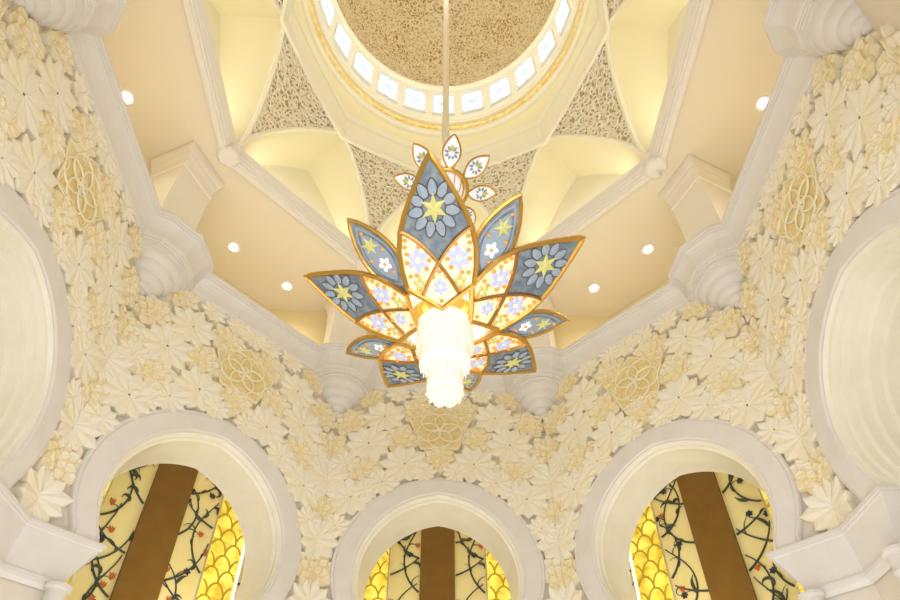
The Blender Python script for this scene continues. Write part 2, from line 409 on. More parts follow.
cl = {7: 'stepped corbel under the cornice, left corner of the far wall', 0: 'stepped corbel under the cornice, right corner of the far wall', 6: 'stepped corbel below the left gallery pillar', 1: 'stepped corbel below the right gallery pillar', 5: 'stepped corbel cut by the top left edge', 2: 'stepped corbel cut by the top right edge'}
for c, lb in cl.items():
    b = MB(); x, y, _ = cp(c, A/C8-.02, 0, 0)
    pr = [(.92, 11.86), (.90, 11.83), (.84, 11.81), (.83, 11.76), (.80, 11.70), (.74, 11.65), (.68, 11.635), (.67, 11.61), (.655, 11.56), (.61, 11.49), (.54, 11.44), (.49, 11.43), (.48, 11.40), (.46, 11.35), (.41, 11.29), (.34, 11.26), (.29, 11.255), (.28, 11.22), (.25, 11.17), (.19, 11.14), (.15, 11.14), (.13, 11.09), (.07, 11.05), (.0, 11.04)]
    kq = .72 if c in (2, 5) else .88; b.lathe([(r*kq, z) for r, z in pr], (x, y), 32)
    tag(b.build('corbel', M['marble'], smooth=True), lb, 'corbel')

# ------------------------------------------------------------------ springing capitals between the arches
def impost(c, lb):
    root = empty('capital', cp(c, A/C8, 0, 4.4), lb, 'capital')
    def poly(s, h, z, dep=.95):
        # from the deep end of the reveal of wall c round the corner to wall c+1
        L = HALF
        return [fp(c, s, z, -dep), fp(c, s, z, h), fp(c, (A-h)*T8, z, h), fp(c+1, -s, z, h), fp(c+1, -s, z, -dep)]
    b = MB(); lv = [(2.2, -.1, 5.45), (1.44, .21, 5.44), (1.43, .22, 5.42), (1.43, .22, 5.37), (1.46, .185, 5.36), (1.46, .185, 5.33), (1.50, .16, 5.31), (1.60, .13, 5.12), (1.68, .11, 4.95), (1.74, .10, 4.80), (1.78, .09, 4.68)]
    b.grid([poly(s, h, z) for s, h, z in lv], flip=False)
    b.build('entablature', M['marble'], root)
    b = MB(); lv = [(1.78, .09, 4.68), (1.75, .13, 4.66), (1.75, .13, 4.60), (1.80, .07, 4.57), (1.86, .02, 4.50)]
    b.grid([poly(s, h, z) for s, h, z in lv]); b.build('necking', M['marble'], root)
    b = MB(); lv = [(1.90, .0, 4.55), (1.92, -.02, 0), (1.92, -.02, -ZO)]
    b.grid([poly(s, h, z) for s, h, z in lv]); b.build('pier', M['marble'], root)
    for kk, sg in ((c, 1), (c+1, -1)):
        for dep in (.12, -.55):
            x, y, _ = fp(kk, sg*1.84, 0, dep); q = MB(); q.lathe([(.20, 4.58), (.20, 4.53), (.15, 4.50), (.14, 4.3), (.16, 4.25), (.13, 4.2), (.13, -1.1), (.18, -1.2), (.2, -ZO)], (x, y), 16); q.build('colonnette', M['marble'], root, smooth=True)
    # shallow scallops carved along the frieze
impost(6, 'grey white marble capital cut by the bottom left corner')
impost(1, 'grey white marble capital cut by the bottom right corner')

# ------------------------------------------------------------------ walls seen through the three open arches
def vine(mb, k, a, s0, s1, z0, z1, seed):
    rnd = random.Random(seed); fl = []
    def tube(pts, r, rf=None): mb.tube([fp(k, s, z, .012, a) for s, z in pts], r, 5, rf=rf)
    wd = s1-s0; z = z0-.3; flip = rnd.random() < .5; main = []
    cl = lambda x: max(s0+.02, min(s1-.02, x))
    while z < z1:
        # long sweeping arcs that cross the panel from edge to edge
        x = s0+.03 if flip else s1-.03; y = z; an = rnd.uniform(.1, .8) if flip else PI-rnd.uniform(.1, .8)
        turn = rnd.uniform(.5, 1.5)*(1 if flip else -1); pts = [(x, y)]
        for i in range(34):
            x += math.cos(an)*.065; y += math.sin(an)*.065; an += turn*.065
            if i > 17: turn -= (.13 if flip else -.13)
            if not (s0+.02 < x < s1-.02) or y > z1-.02: break
            pts.append((x, y))
        flip = not flip; z += rnd.uniform(.40, .68)
        if len(pts) < 13: continue
        tube(pts, .027, lambda q: 1.0-.5*q); main.append(pts)
    for pts in main:
        for i in range(4, len(pts)-2, 6):
            if rnd.random() < .25: continue
            x, y = pts[i]; dx, dy = pts[i+1][0]-x, pts[i+1][1]-y; an = math.atan2(dy, dx); d = rnd.choice((-1, 1)); an += d*.6
            Lg = rnd.uniform(.25, .5); cur = rnd.uniform(1.0, 4.4)*d*rnd.choice((1, 1, -1)); br = []
            for t in range(11):
                br.append((cl(x), min(y, z1-.02))); x += math.cos(an)*Lg/10; y += math.sin(an)*Lg/10; an -= cur/10
            leafy = rnd.random() < .35
            tube(br, .034 if leafy else .014, (lambda q: .3+.9*math.sin(PI*min(1, q*1.05+.1))) if leafy else (lambda q: 1.15-q*.9))
            if not leafy and rnd.random() < .75: fl.append((br[-1][0], br[-1][1], rnd.random(), rnd.uniform(0, 6)))
    return fl
def backdrop(k):
    a = A+2.0; z0, z1 = 3.6, 12.0
    wd = {0: 'centre', 1: 'right', 7: 'left'}[k]
    def slab(s0, s1, h0, h1, m_, nm, lb, cat):
        q = MB(); P = [fp(k, s, z, h, a) for z in (z0, z1) for s, h in ((s0, h0), (s1, h0), (s1, h1), (s0, h1))]; q.hexa(P)
        return tag(q.build(nm, m_), lb, cat)
    slab(-.43, .43, -.12, .10, M['wood'], 'wooden_post', 'broad flat brown wooden post behind the %s arch' % wd, 'post')
    for sd, s0, s1, nm in ((-1, -1.20, -.43, 'left'), (1, .43, 1.20, 'right')):
        r = slab(s0, s1, -.1, 0, M['inlay'], 'inlaid_panel', 'cream panel with vine inlay just %s of the post in the %s arch' % (nm, wd), 'panel')
        v = MB(); fl = vine(v, k, a, s0, s1, z0, z1, k*10+sd); v.build('vine', M['vine'], r)
        for s, z, u, an in fl:
            tgt = MB(); n = 6 if u > .45 else 3
            if z > 10.5: continue
            for i in range(n):
                aa = an+2*PI*i/n if u > .45 else PI/2+(i-1)*.35; L = .085 if u > .45 else .17; ww = .03
                c = math.cos(aa); s_ = math.sin(aa); pts = [(s, z), (s+c*L*.5-s_*ww, z+s_*L*.5+c*ww), (s+c*L, z+s_*L), (s+c*L*.5+s_*ww, z+s_*L*.5-c*ww)]
                pts = [(max(s0+.01, min(s1-.01, x)), y) for x, y in pts]
                tgt.add([fp(k, x, y, .006, a) for x, y in pts]+[fp(k, x, y, .022+.001*i, a) for x, y in pts], [(0, 1, 2, 3), (7, 6, 5, 4), (0, 4, 5, 1), (1, 5, 6, 2), (2, 6, 7, 3), (3, 7, 4, 0)])
            tgt.build('orange_bud' if u < .45 else 'dark_blossom', M['vorange' if u < .45 else 'vine2'], r)
        # edge strip
        q = MB(); e = 1.215*sd; q.hexa([fp(k, s, z, h, a) for z in (z0, z1) for s, h in ((e-.018, -.1), (e+.018, -.1), (e+.018, .04), (e-.018, .04))]); q.build('edge_strip', M['chrome'], r)
        s2, s3 = sorted((1.235*sd, 2.02*sd))
        r = slab(s2, s3, -.1, 0, M['onyx'], 'onyx_panel', 'glowing yellow scale patterned panel on the %s side behind the %s arch' % (nm, wd), 'panel')
        q = MB(); rowh = .34; cw = (s3-s2)/2
        for i in range(int((z1-z0)/rowh)+1):
            zz = z0+i*rowh
            for j in (range(2) if i % 2 else range(-1, 2)):
                cx = s2+cw*(j+.5) if i % 2 else s2+cw*(j+1)
                pts = [(cx+cw*.52*math.cos(t), zz+rowh*1.05*math.sin(t)) for t in [PI*u/12 for u in range(13)]]
                seg = [p for p in pts if s2+.005 < p[0] < s3-.005 and p[1] < z1]
                if len(seg) > 1: q.tube([fp(k, x, y, .004, a) for x, y in seg], .026, 4)
            if i % 2 == 0: q.tube([fp(k, s2, zz, .003, a), fp(k, s3, zz, .003, a)], .006, 4)
        q.build('scale_seam', M['onyxline'], r)
        s4, s5 = sorted((2.06*sd, 3.5*sd))
        r = slab(s4, s5, -.1, 0, M['inlay'], 'inlaid_panel', 'outer cream inlaid panel beyond the yellow one on the %s, %s arch' % (nm, wd), 'panel')
        v = MB(); vine(v, k, a, s4, s5, z0, z1, k*20+sd); v.build('vine', M['vine'], r)
        q = MB(); e = 2.05*sd; q.hexa([fp(k, s, z, h, a) for z in (z0, z1) for s, h in ((e-.012, -.08), (e+.012, -.08), (e+.012, .05), (e-.012, .05))])
        tag(q.build('light_strip', M['strip' if (k != 0) else 'chrome']), 'thin bright strip beside the yellow panel, %s side of the %s arch' % (nm, wd), 'light')
    q = MB(); P = [fp(k, s, z, h, a) for z in (-ZO, z0) for s, h in ((-3.5, -.3), (3.5, -.3), (3.5, 0), (-3.5, 0))]; q.hexa(P)
    P = [fp(k, s, z, h, a) for z in (z0, z1) for s, h in ((-3.5, -.3), (3.5, -.3), (3.5, -.14), (-3.5, -.14))]; q.hexa(P)
    P = [fp(k, s, 12.0+z, h, a) for z in (0, .2) for s, h in ((-3.5, -.3), (3.5, -.3), (2.8, 1.7), (-2.8, 1.7))]; q.hexa(P)
    struct(q.build('wall_behind_%s_arch' % SIDE[k], M['plaster']))
    area('passage_light', fp(k, 0, 10.8, .9, a), fp(k, 0, 6.5, .25, a), 4.5, .5, 120, (1, .9, .72))
for k in (0, 1, 7): backdrop(k)

# ------------------------------------------------------------------ gallery above the cornice
ZG = 16.7
OW = [(-5.6, 7.6), (5.6, 7.6), (8.6, 4.6), (8.6, -4.6), (5.6, -7.6), (-5.6, -7.6), (-8.6, -4.6), (-8.6, 4.6)]
b = MB()
b.grid([[(x, y, 12.4) for x, y in OW], [(x, y, ZG+.02) for x, y in OW], [(x*1.04, y*1.04, ZG+.02) for x, y in OW], [(x*1.04, y*1.04, 12.4) for x, y in OW], [(x, y, 12.4) for x, y in OW]], True)
struct(b.build('wall_gallery', M['gallery']), 'yellow lit wall at the back of the gallery')
b = MB(); ring8 = [cp(c, 6.55/C8, 0, 0) for c in range(8)]
b2 = [OW[(i+1) % 8] for i in range(8)]   # corner order clockwise from the far right
b.grid([[(p[0], p[1], 12.42) for p in ring8], [(x, y, 12.42) for x, y in b2], [(x, y, 12.3) for x, y in b2], [(p[0], p[1], 12.3) for p in ring8]], True)
struct(b.build('trim_2', M['plaster']), 'gallery deck behind the cornice')
b = MB(); oc = [cp(c, 5.93/C8, 0, 0) for c in range(8)]
b.grid([[(p[0], p[1], ZG) for p in oc], [(x, y, ZG) for x, y in b2], [(x, y, ZG+.25) for x, y in b2], [(p[0], p[1], ZG+.25) for p in oc]], True)
struct(b.build('ceiling', M['plaster']), 'smooth cream gallery ceiling with recessed spotlights')
for c, lb in ((6, 'white pillar on the left gallery, against the left cornice corner'), (1, 'white pillar on the right gallery, against the right cornice corner'), (7, 'pale pillar at the far left gallery corner beside the chandelier'), (0, 'pale pillar at the far right gallery corner beside the chandelier')):
    r0 = 6.95 if c in (6, 1) else 7.0; root = empty('gallery_pillar', cp(c, r0+.6, 0, 12.42), lb, 'pillar')
    def sq(hw, g, z): return [cp(c, r0-g, -hw, z), cp(c, r0-g, hw, z), cp(c, r0+1.1+g, hw, z), cp(c, r0+1.1+g, -hw, z)]
    b = MB(); b.grid([sq(.52, 0, 12.42), sq(.52, 0, 15.75)], True); b.build('shaft', M['pillar'], root)
    b = MB(); b.grid([sq(.52+w_, w_, z) for w_, z in ((0, 15.75), (.03, 15.78), (.03, 15.84), (.01, 15.88), (.03, 16.1), (.07, 16.25), (.07, 16.32), (.10, 16.4), (.13, 16.55), (.13, 16.69))], True); b.build('pillar_capital', M['pillar'], root)
SP = [((-7.94, .96), 'leftmost ceiling spotlight, beside the left cornice'), ((-6.25, 5.23), 'upper of the two spotlights right of the left pillar'), ((-4.89, 6.63), 'lower of the two spotlights right of the left pillar'), ((4.88, 6.45), 'lower of the two spotlights left of the right pillar'), ((6.22, 4.98), 'upper of the two spotlights left of the right pillar'), ((8.01, .67), 'rightmost ceiling spotlight, beside the right cornice')]
for (x, y), lb in SP:
    root = empty('spotlight', (x, y, ZG), lb, 'light', 'recessed gallery spotlights')
    b = MB(); b.lathe([(.11, ZG-.002), (.17, ZG-.03), (.19, ZG-.02), (.195, ZG+.0)], (x, y), 24); b.build('trim_ring', M['pillar'], root, smooth=True)
    b = MB(); b.lathe([(.0, ZG-.022), (.08, ZG-.022), (.125, ZG-.012)], (x, y), 24); b.build('lens', M['lamp'], root)
    l = bpy.data.lights.new('spot', 'SPOT'); l.energy = 260*LS*1.3; l.spot_size = 2.2; l.spot_blend = .9; l.color = (1, .9, .72); l.shadow_soft_size = .1
    o = bpy.data.objects.new('spot_beam', l); COL.objects.link(o); o.location = (x, y, ZG-.06+ZO)
# uplighting along the top of the cornice
for c in range(8):
    k = c; area('cove_uplight', fp(k, 0, 12.75, -.6), fp(k, 0, 16.7, -.75), .25, 4.2, 95, (1, .90, .72)).rotation_euler = (PI, 0, -PI/4*k+PI/2)

# ------------------------------------------------------------------ moulding round the lantern opening
def octo(a, z): return [cp(c, a/C8, 0, z) for c in range(8)]
b = MB(); pr = [(6.0, 16.72), (5.95, 16.60), (5.90, 16.57), (5.78, 16.57), (5.75, 16.62), (5.72, 16.62), (5.70, 16.70), (5.66, 16.74), (5.66, 16.80), (5.62, 16.84), (5.60, 16.95), (5.57, 17.0), (5.57, 17.06), (6.0, 17.06), (6.0, 16.72)]
b.grid([octo(a, z) for a, z in pr], True)
struct(b.build('trim_3', M['mould']), 'pearl white moulding round the octagonal lantern opening')
for c in (0, 1, 6, 7):
    b = MB(); x, y, _ = cp(c, 5.75/C8-.02, 0, 0); b.lathe([(.0, 16.50), (.26, 16.52), (.32, 16.57), (.30, 16.63), (.26, 16.9), (.3, 17.0), (.28, 17.1)], (x, y), 8, a0=PI/2-(PI/4*c+PI/8)+PI/8)
    tag(b.build('corner_boss', M['mould']), {0: 'eight sided boss at the lantern corner hidden right of the chandelier', 1: 'eight sided boss on the lantern moulding corner near the right pillar', 6: 'eight sided boss on the lantern moulding corner near the left pillar', 7: 'eight sided boss at the lantern corner hidden left of the chandelier'}[c], 'boss')

# ------------------------------------------------------------------ lantern vault
VR, VZ = 4.40, 19.5        # niche apex
def tab(T, v):
    for (a, x, z), (b_, x2, z2) in zip(T, T[1:]):
        if a <= v <= b_: q = (v-a)/(b_-a); return x+(x2-x)*q, z+(z2-z)*q
FT = [(0, 2.31, 17.05), (.16, 2.14, 17.52), (.33, 1.80, 18.02), (.5, 1.36, 18.52), (.66, .93, 18.94), (.83, .46, 19.32), (1, 0, 19.62)]
BT = [(0, 1.95, 17.05), (.16, 1.78, 17.45), (.33, 1.52, 17.85), (.5, 1.18, 18.34), (.66, .80, 18.84), (.83, .40, 19.28), (1, 0, 19.66)]
def front(u):
    """front arch of a niche, u in -1..1, returns (s, apothem, z)"""
    s, z = tab(FT, 1-abs(u)); return (s if u > 0 else -s), 5.57-.478*(z-17.05), z
def back(u):
    s, z = tab(BT, 1-abs(u)); return (s if u > 0 else -s), 6.10, z
NU = 12
US = [i/NU-1 for i in range(2*NU+1)]
US[NU] = 0.0
NL = {0: 'far niche of the lantern hidden behind the chandelier', 1: 'pale yellow vaulted niche above the right gallery pillar', 2: 'tall yellow niche at the upper right of the lantern', 6: 'tall yellow niche at the upper left of the lantern', 7: 'pale yellow vaulted niche above the left gallery pillar', 3: 'lantern niche above the viewer on the right', 4: 'lantern niche right above the viewer', 5: 'lantern niche above the viewer on the left'}
for k in range(8):
    root = empty('lantern_niche', fp(k, 0, 17.05, 0, 6.0), NL[k], 'niche')
    b = MB(); R0 = []; R1 = []; R2 = []; RM = []
    for u in US:
        s, a, z = front(u); R0.append(fp(k, s, z, 0, a)); s2, a2, z2 = back(u); R1.append(fp(k, s2, z2, 0, a2))
        R2.append(fp(k, s2, z2, 0, 6.9)); RM.append(tuple((Vector(R0[-1])*.5+Vector(R1[-1])*.5)+Vector((0, 0, .06*(1-abs(u))))))
    b.grid([R0, RM, R1]); b.build('vault', M['vault'], root, smooth=True)
    b = MB(); base = [(p[0], p[1], 17.03) for p in R1]; b.grid([R1, base]); b.build('back_wall', M['rib'], root)
    area('niche_cove_light', fp(k, 0, 17.12, 0, 5.74), fp(k, 0, 19, 0, 5.93), .12, 3.2, 46, (1, .98, .92)).rotation_euler = (PI, .42, -PI/4*k+PI/2)
b = MB(); b.grid([octo(5.9, 17.04), octo(6.2, 17.04)], True); struct(b.build('trim_4', M['vault']), 'ledge behind the lantern moulding')
# pierced triangular pendentives at the corners
PNL = {7: 'white pierced panel just left of the chandelier top', 0: 'white pierced panel just right of the chandelier top', 6: 'white pierced triangle at the upper left of the chandelier', 1: 'white pierced triangle at the upper right of the chandelier', 5: 'pierced triangle cut by the top edge, left', 2: 'pierced triangle cut by the top edge, right', 3: 'pierced triangle above the viewer, right', 4: 'pierced triangle above the viewer, left'}
for c in range(8):
    root = empty('pierced_panel', cp(c, 5.9/C8, 0, 17.05), PNL[c], 'panel')
    La, Lb = [], []
    for i in range(NU+1):
        u = 1-i/NU; s, a, z = front(u); La.append(Vector(fp(c, s, z, 0, a))); s, a, z = front(-u if u > 0 else 0); Lb.append(Vector(fp(c+1, s, z, 0, a)))
    def surf(i, j, n=8, lift=0):
        p = La[i].lerp(Lb[i], j/n); w_ = 4*(j/n)*(1-j/n)
        d = (La[i]-Lb[i]).length
        p = p+Vector((p.x, p.y, 0)).normalized()*(.03*d*w_)+Vector((0, 0, -.04*d*w_*(i/NU)**3))
        return p
    b = MB(); b.grid([[tuple(surf(i, j)) for j in range(9)] for i in range(NU+1)], flip=False); b.build('lattice', M['lattice'], root, smooth=True)
    b = MB(); rnd = random.Random(40+c)
    def spt(fi, fj):
        fi = max(0, min(NU-.001, fi)); fj = max(0, min(7.999, fj)); i, j = int(fi), int(fj); u, v = fi-i, fj-j
        p = surf(i, j)*(1-u)*(1-v)+surf(i+1, j)*u*(1-v)+surf(i, j+1)*(1-u)*v+surf(i+1, j+1)*u*v
        return p+(Vector((0, 0, 18.0))*0)-Vector((p.x, p.y, 0)).normalized()*.02-Vector((0, 0, .03))
    for i in range(1, NU):
        L_ = (La[i]-Lb[i]).length; hgt = (La[i+1]-La[i]).length; nc = max(1, int(L_/.23))
        for q in range(nc):
            ci, cj = i+rnd.uniform(.2, .8), 8*(q+.5+rnd.uniform(-.2, .2))/nc; r0 = rnd.uniform(.10, .17); st = rnd.uniform(0, 6); dr_ = rnd.choice((-1, 1)); pts = []
            for t in range(10):
                an = st+dr_*t*.62; rr = r0*(1-t/13); x, y = rr*math.cos(an), rr*math.sin(an)
                if .2 < ci+y/hgt < NU-.1 and .2 < cj+x*8/max(L_, .3) < 7.8: pts.append(tuple(spt(ci+y/hgt, cj+x*8/max(L_, .3))))
            if len(pts) > 3: b.tube(pts, .026, 4, rf=lambda w_: 1.15-.5*w_)
    b.build('scrollwork', M['scroll'], root)['kind'] = 'stuff'
    b = MB()
    for arr in ([surf(i, 0) for i in range(NU+1)], [surf(i, 8) for i in range(NU+1)]):
        b.tube([tuple(p) for p in arr], .075, 6)
    b.tube([tuple(surf(NU, j)) for j in range(9)], .09, 6)
    b.build('frame_rib', M['rib'], root, smooth=True)
    b = MB(); top = [surf(NU, j) for j in range(9)]; a_ = PI/4*c; lo = []
    for j in range(9):
        th = a_+PI/4*j/8; ro = 4.40*C8/math.cos(PI/8-abs((th+PI/8) % (PI/4)-PI/8)); lo.append((ro*math.sin(th), ro*math.cos(th), 19.50))
    b.grid([[tuple(p) for p in top], lo]); b.build('soffit', M['rib'], root, smooth=True)
# ribbed collar from the niche apexes up to the round drum
def collar(rv, bl, z, n=96):
    """octagon with vertices over the niche apexes (radius rv), blended to a circle by bl"""
    out = []
    for j in range(n):
        a = 2*PI*j/n; q = (a+PI/8) % (PI/4)-PI/8
        ro = rv*C8/math.cos(PI/8-abs(q)); r = ro*(1-bl)+rv*bl; out.append((r*math.sin(a), r*math.cos(a), z))
    return out
lv = [(4.46, .1, 19.42), (4.36, .1, 19.42), (4.30, .1, 19.50), (4.27, .08, 19.9), (4.27, .08, 20.0), (4.34, .1, 20.06), (4.34, .1, 20.5), (4.28, .15, 20.55), (4.28, .15, 20.9), (4.32, .2, 20.95)]
b = MB(); b.grid([collar(*l) for l in lv], True, flip=True)
root = empty('dome', (0, 0, 19.4), 'round dome with gold brown arabesque above a ring of bright windows', 'dome')
b.build('ribbed_collar', M['rib'], root)
lv = [(4.32, .2, 20.95), (4.38, .5, 21.5), (4.42, .8, 22.0), (4.40, 1, 22.4)]
b = MB(); b.grid([collar(*l) for l in lv], True, flip=True); b.build('concave_collar', M['vault'], root, smooth=True)
b = MB(); b.lathe([(4.42, 22.38), (4.34, 22.42), (4.30, 22.5), (4.30, 22.62), (4.25, 22.66)], n=96); b.build('lower_ring', M['rib'], root, smooth=True)
b = MB(); b.lathe([(4.25, 22.66), (4.19, 22.72), (4.17, 22.84), (4.20, 22.94)], n=96); b.build('gold_band', M['goldband'], root, smooth=True)
b = MB(); b.lathe([(4.20, 22.94), (4.12, 22.97), (4.12, 23.08), (4.08, 23.12), (4.08, 25.6), (4.0, 25.7), (4.0, 25.85)], n=96); b.build('drum', M['rib'], root, smooth=True)
def dr(a, r, z): return (r*math.sin(a), r*math.cos(a), z)
wf, lf = None, None
for i in range(24):
    a0 = 2*PI*i/24; hw = .103; z0_, z1_ = 23.42, 25.22
    def outl(g):
        pts = [(-hw+g, z0_+g*4), (hw-g, z0_+g*4)]
        for t in range(9): th = PI*t/8; pts.append(((hw-g)*math.cos(th), z1_-.33+(.33-g*4)*abs(math.sin(th))**.8))
        return pts
    o_, i_ = outl(0), outl(.008); b = MB()
    b.add([dr(a0+x, 4.05, z) for x, z in o_], [tuple(range(len(o_)))])
    wn = b.build('window', M['win'], root)
    b = MB(); b.grid([[dr(a0+x, 4.05, z) for x, z in o_+o_[:1]], [dr(a0+x, 4.0, z) for x, z in o_+o_[:1]], [dr(a0+x, 4.0, z) for x, z in i_+i_[:1]], [dr(a0+x, 4.04, z) for x, z in i_+i_[:1]]])
    b.build('window_frame', M['rib'], wn)
    b = MB()
    for cx, cz, rr in ((0, 24.3, .055), (-.045, 23.8, .035), (.045, 23.8, .035), (-.045, 24.8, .035), (.045, 24.8, .035), (0, 24.3, .085)):
        b.tube([dr(a0+cx+rr*math.cos(2*PI*t/10), 4.035, cz+rr*5*math.sin(2*PI*t/10)) for t in range(10)], .035, 4, True)
    b.build('window_tracery', M['winlat'], wn)
b = MB(); pr = [(4.0*math.cos(t*PI/2/16), 25.85+3.9*math.sin(t*PI/2/16)) for t in range(16)]+[(.12, 29.75)]; b.lathe(pr, n=64); b.build('dome_shell', M['dome'], root, smooth=True)

# ------------------------------------------------------------------ chandelier
ch = empty('chandelier', (0, 0, 5.55), 'huge lotus shaped stained glass chandelier with glowing crystal centre', 'chandelier')
def zr(r): return 6.93+(r-.4)*.46+.03*math.sin((r-.4)*1.8)
def big_outline():
    half = [(.40, 0), (.515, .20), (.64, .44), (.85, .485), (1.08, .50), (1.30, .465), (1.50, .385), (1.70, .28), (1.90, .165), (2.05, .07), (2.15, 0)]
    return half
def P3(r, w_, ang, lift=0): return (r*math.sin(ang)+w_*math.cos(ang), -r*math.cos(ang)+w_*math.sin(ang), zr(math.hypot(r, w_*.6))-lift)
def interp(half, r):
    for (a, wa), (b_, wb) in zip(half, half[1:]):
        if a <= r <= b_: return wa+(wb-wa)*(r-a)/(b_-a)
    return 0
def leaf_flower(parent, c, ang, n, r0, r1, wd, m_, name, lift, rot=0, edge=None, zf=P3):
    b = MB(); e = MB()
    for i in range(n):
        a = rot+2*PI*i/n; ca, sa = math.cos(a), math.sin(a); pts = []
        for t in range(12):
            q = 2*PI*t/12; x = (r0+r1)/2+(r1-r0)/2*math.cos(q); y = wd*math.sin(q)*(1-.25*math.cos(q)); pts.append((c[0]+x*ca-y*sa, c[1]+x*sa+y*ca))
        mid = (c[0]+(r0+r1)/2*ca, c[1]+(r0+r1)/2*sa)
        vs = [zf(x, y, ang, lift) for x, y in pts]+[zf(*mid, ang, lift+.02)]
        vs += [zf(x, y, ang, lift-.012) for x, y in pts]
        b.add(vs, [(t, (t+1) % 12, 12) for t in range(12)]+[(t, t+13, (t+1) % 12+13, (t+1) % 12) for t in range(12)])
        if edge: e.tube([zf(x, y, ang, lift+.004) for x, y in pts], .007, 4, True)
    o = b.build(name, m_, parent)
    if edge: e.build(name+'_leading', edge, parent)
    return o
def star5(parent, c, ang, r, m_, lift, n=5, rot=0, name='star', zf=P3):
    b = MB(); vs = [zf(c[0], c[1], ang, lift+.035)]; lo = []
    for i in range(2*n):
        a = rot+PI*i/n; rr = r if i % 2 == 0 else r*.42; vs.append(zf(c[0]+rr*math.cos(a), c[1]+rr*math.sin(a), ang, lift+.004)); lo.append(zf(c[0]+rr*math.cos(a), c[1]+rr*math.sin(a), ang, lift-.012))
    N = 2*n; b.add(vs+lo, [(0, 1+i, 1+(i+1) % N) for i in range(N)]+[(1+i, 1+N+i, 1+N+(i+1) % N, 1+(i+1) % N) for i in range(N)]); return b.build(name, m_, parent)
def beads(parent, pts, ang, r, lift, zf=P3):
    for x, y in pts:
        b = MB(); b.ball(zf(x, y, ang, lift), r, 8, .6); b.build('bead', M['gorange'], parent)
def big_petal():
    ang = 0; H_ = big_outline(); root = None
    # dividing arcs: from the edge at r=1.30 through the centre at r=1.0 to the lower edge
    def arc(q): # q 0..1 : w from -.465 to +.22
        w_ = -.465+q*.70; r = 1.32-.24*q-.50*q*q; return r, w_
    arcp = [arc(i/14) for i in range(15)]
    arcr = [r for r, w_ in arcp]
    def divide(w_): # radius of the boundary between blue and warm glass for |w|
        q = (.465-abs(w_))/.70; return 1.32-.24*q-.50*q*q
    def plate(lo, hi, m_, name, par, nu=12, nv=14):
        b = MB(); R1, R2 = [], []
        for i in range(nv+1):
            row, rowt = [], []
            for j in range(-nu, nu+1):
                u = j/nu; row.append(None); 
            R1.append(row)
        return b
    base = MB()
    rs = sorted(set([p[0] for p in H_]+[.46, .58, .75, .95, 1.19, 1.4, 1.6, 1.8, 1.97, 2.1]))
    # warm glass: whole leaf outline below the dividing arcs, blue glass above (strips across w)
    wn = 14; ws = [(-.465+.93*i/wn) for i in range(wn+1)]
    def lower_edge(w_):   # base V edge
        aw = abs(w_); pts = [(0, .40), (.20, .515), (.44, .64), (.50, 1.05)]
        for (a, ra), (b_, rb) in zip(pts, pts[1:]):
            if a <= aw <= b_: return ra+(rb-ra)*(aw-a)/(b_-a)
        return 1.05
    def upper_edge(w_):
        aw = abs(w_); pts = [(0, 2.15), (.07, 2.05), (.165, 1.90), (.28, 1.70), (.385, 1.50), (.465, 1.30), (.50, 1.08)]
        for (a, ra), (b_, rb) in zip(pts, pts[1:]):
            if a <= aw <= b_: return ra+(rb-ra)*(aw-a)/(b_-a)
        return 1.08
    ww = [-.50, -.48]+ws+[.48, .50]; ww = sorted(set(ww+[0, -.07, .07, -.2, .2, -.44, .44]))
    warm, blue = MB(), MB(); A1, A2 = [], []
    for w_ in ww:
        lo, hi = lower_edge(w_), upper_edge(w_)
        mid = divide(w_) if abs(w_) < .465 else hi
        A1.append([lo+(mid-lo)*i/5 for i in range(6)]); A2.append([mid+(hi-mid)*i/6 for i in range(7)])
    for mb, AA in ((warm, A1), (blue, A2)):
        mb.grid([[P3(r, w_, 0, 0) for r in rr] for w_, rr in zip(ww, AA)]); mb.grid([[P3(r, w_, 0, -.03) for r in rr] for w_, rr in zip(ww, AA)])
    p = warm.build('petal', M['gwarm'], ch, origin=(0, 0, 6.9)); blue.build('blue_glass', M['gblue'], p)
    out = [(r, w_) for r, w_ in H_]+[(r, -w_) for r, w_ in H_[::-1][1:-1]]
    def densify(o):
        q = []
        for i in range(len(o)):
            a, b_ = o[i], o[(i+1) % len(o)]; q += [a, ((a[0]+b_[0])/2, (a[1]+b_[1])/2)]
        return q
    b = MB(); b.tube([P3(r, w_, 0, 0) for r, w_ in densify(out)], .038, 6, True); b.build('rim', M['gold'], p)
    b = MB(); b.tube([P3(r, w_, 0, .012) for r, w_ in arcp], .028, 5); b.tube([P3(r, -w_, 0, .012) for r, w_ in arcp], .028, 5); b.build('rib', M['dgold'], p)
    leaf_flower(p, (1.56, 0), 0, 11, .14, .335, .062, M['gbluel'], 'blue_flower', .015, edge=M['gnavy'])
    star5(p, (1.56, 0), 0, .18, M['gstar'], .02, n=6, name='star')
    for sg in (-1, 1): leaf_flower(p, (.98, .265*sg), 0, 6, .03, .155, .04, M['glilac'], 'lilac_flower', .012)
    leaf_flower(p, (.66, 0), 0, 6, .02, .10, .03, M['glilac'], 'small_flower', .012)
    for sg in (-1, 1): leaf_flower(p, (.70, .26*sg), 0, 5, .02, .10, .03, M['gstar'], 'yellow_flower', .010)
    bd = []
    for sg in (-1, 1): bd += [(1.22, .41*sg), (1.14, .42*sg), (1.06, .40*sg), (1.14, .24*sg), (.80, .38*sg), (.88, .16*sg), (.81, .30*sg), (.96, .41*sg), (.62, .25*sg), (.98, .12*sg), (.78, .09*sg)]
    bd += [(.84, 0), (.50, 0)]; beads(p, bd, 0, .033, .014)
    return p
big = big_petal()
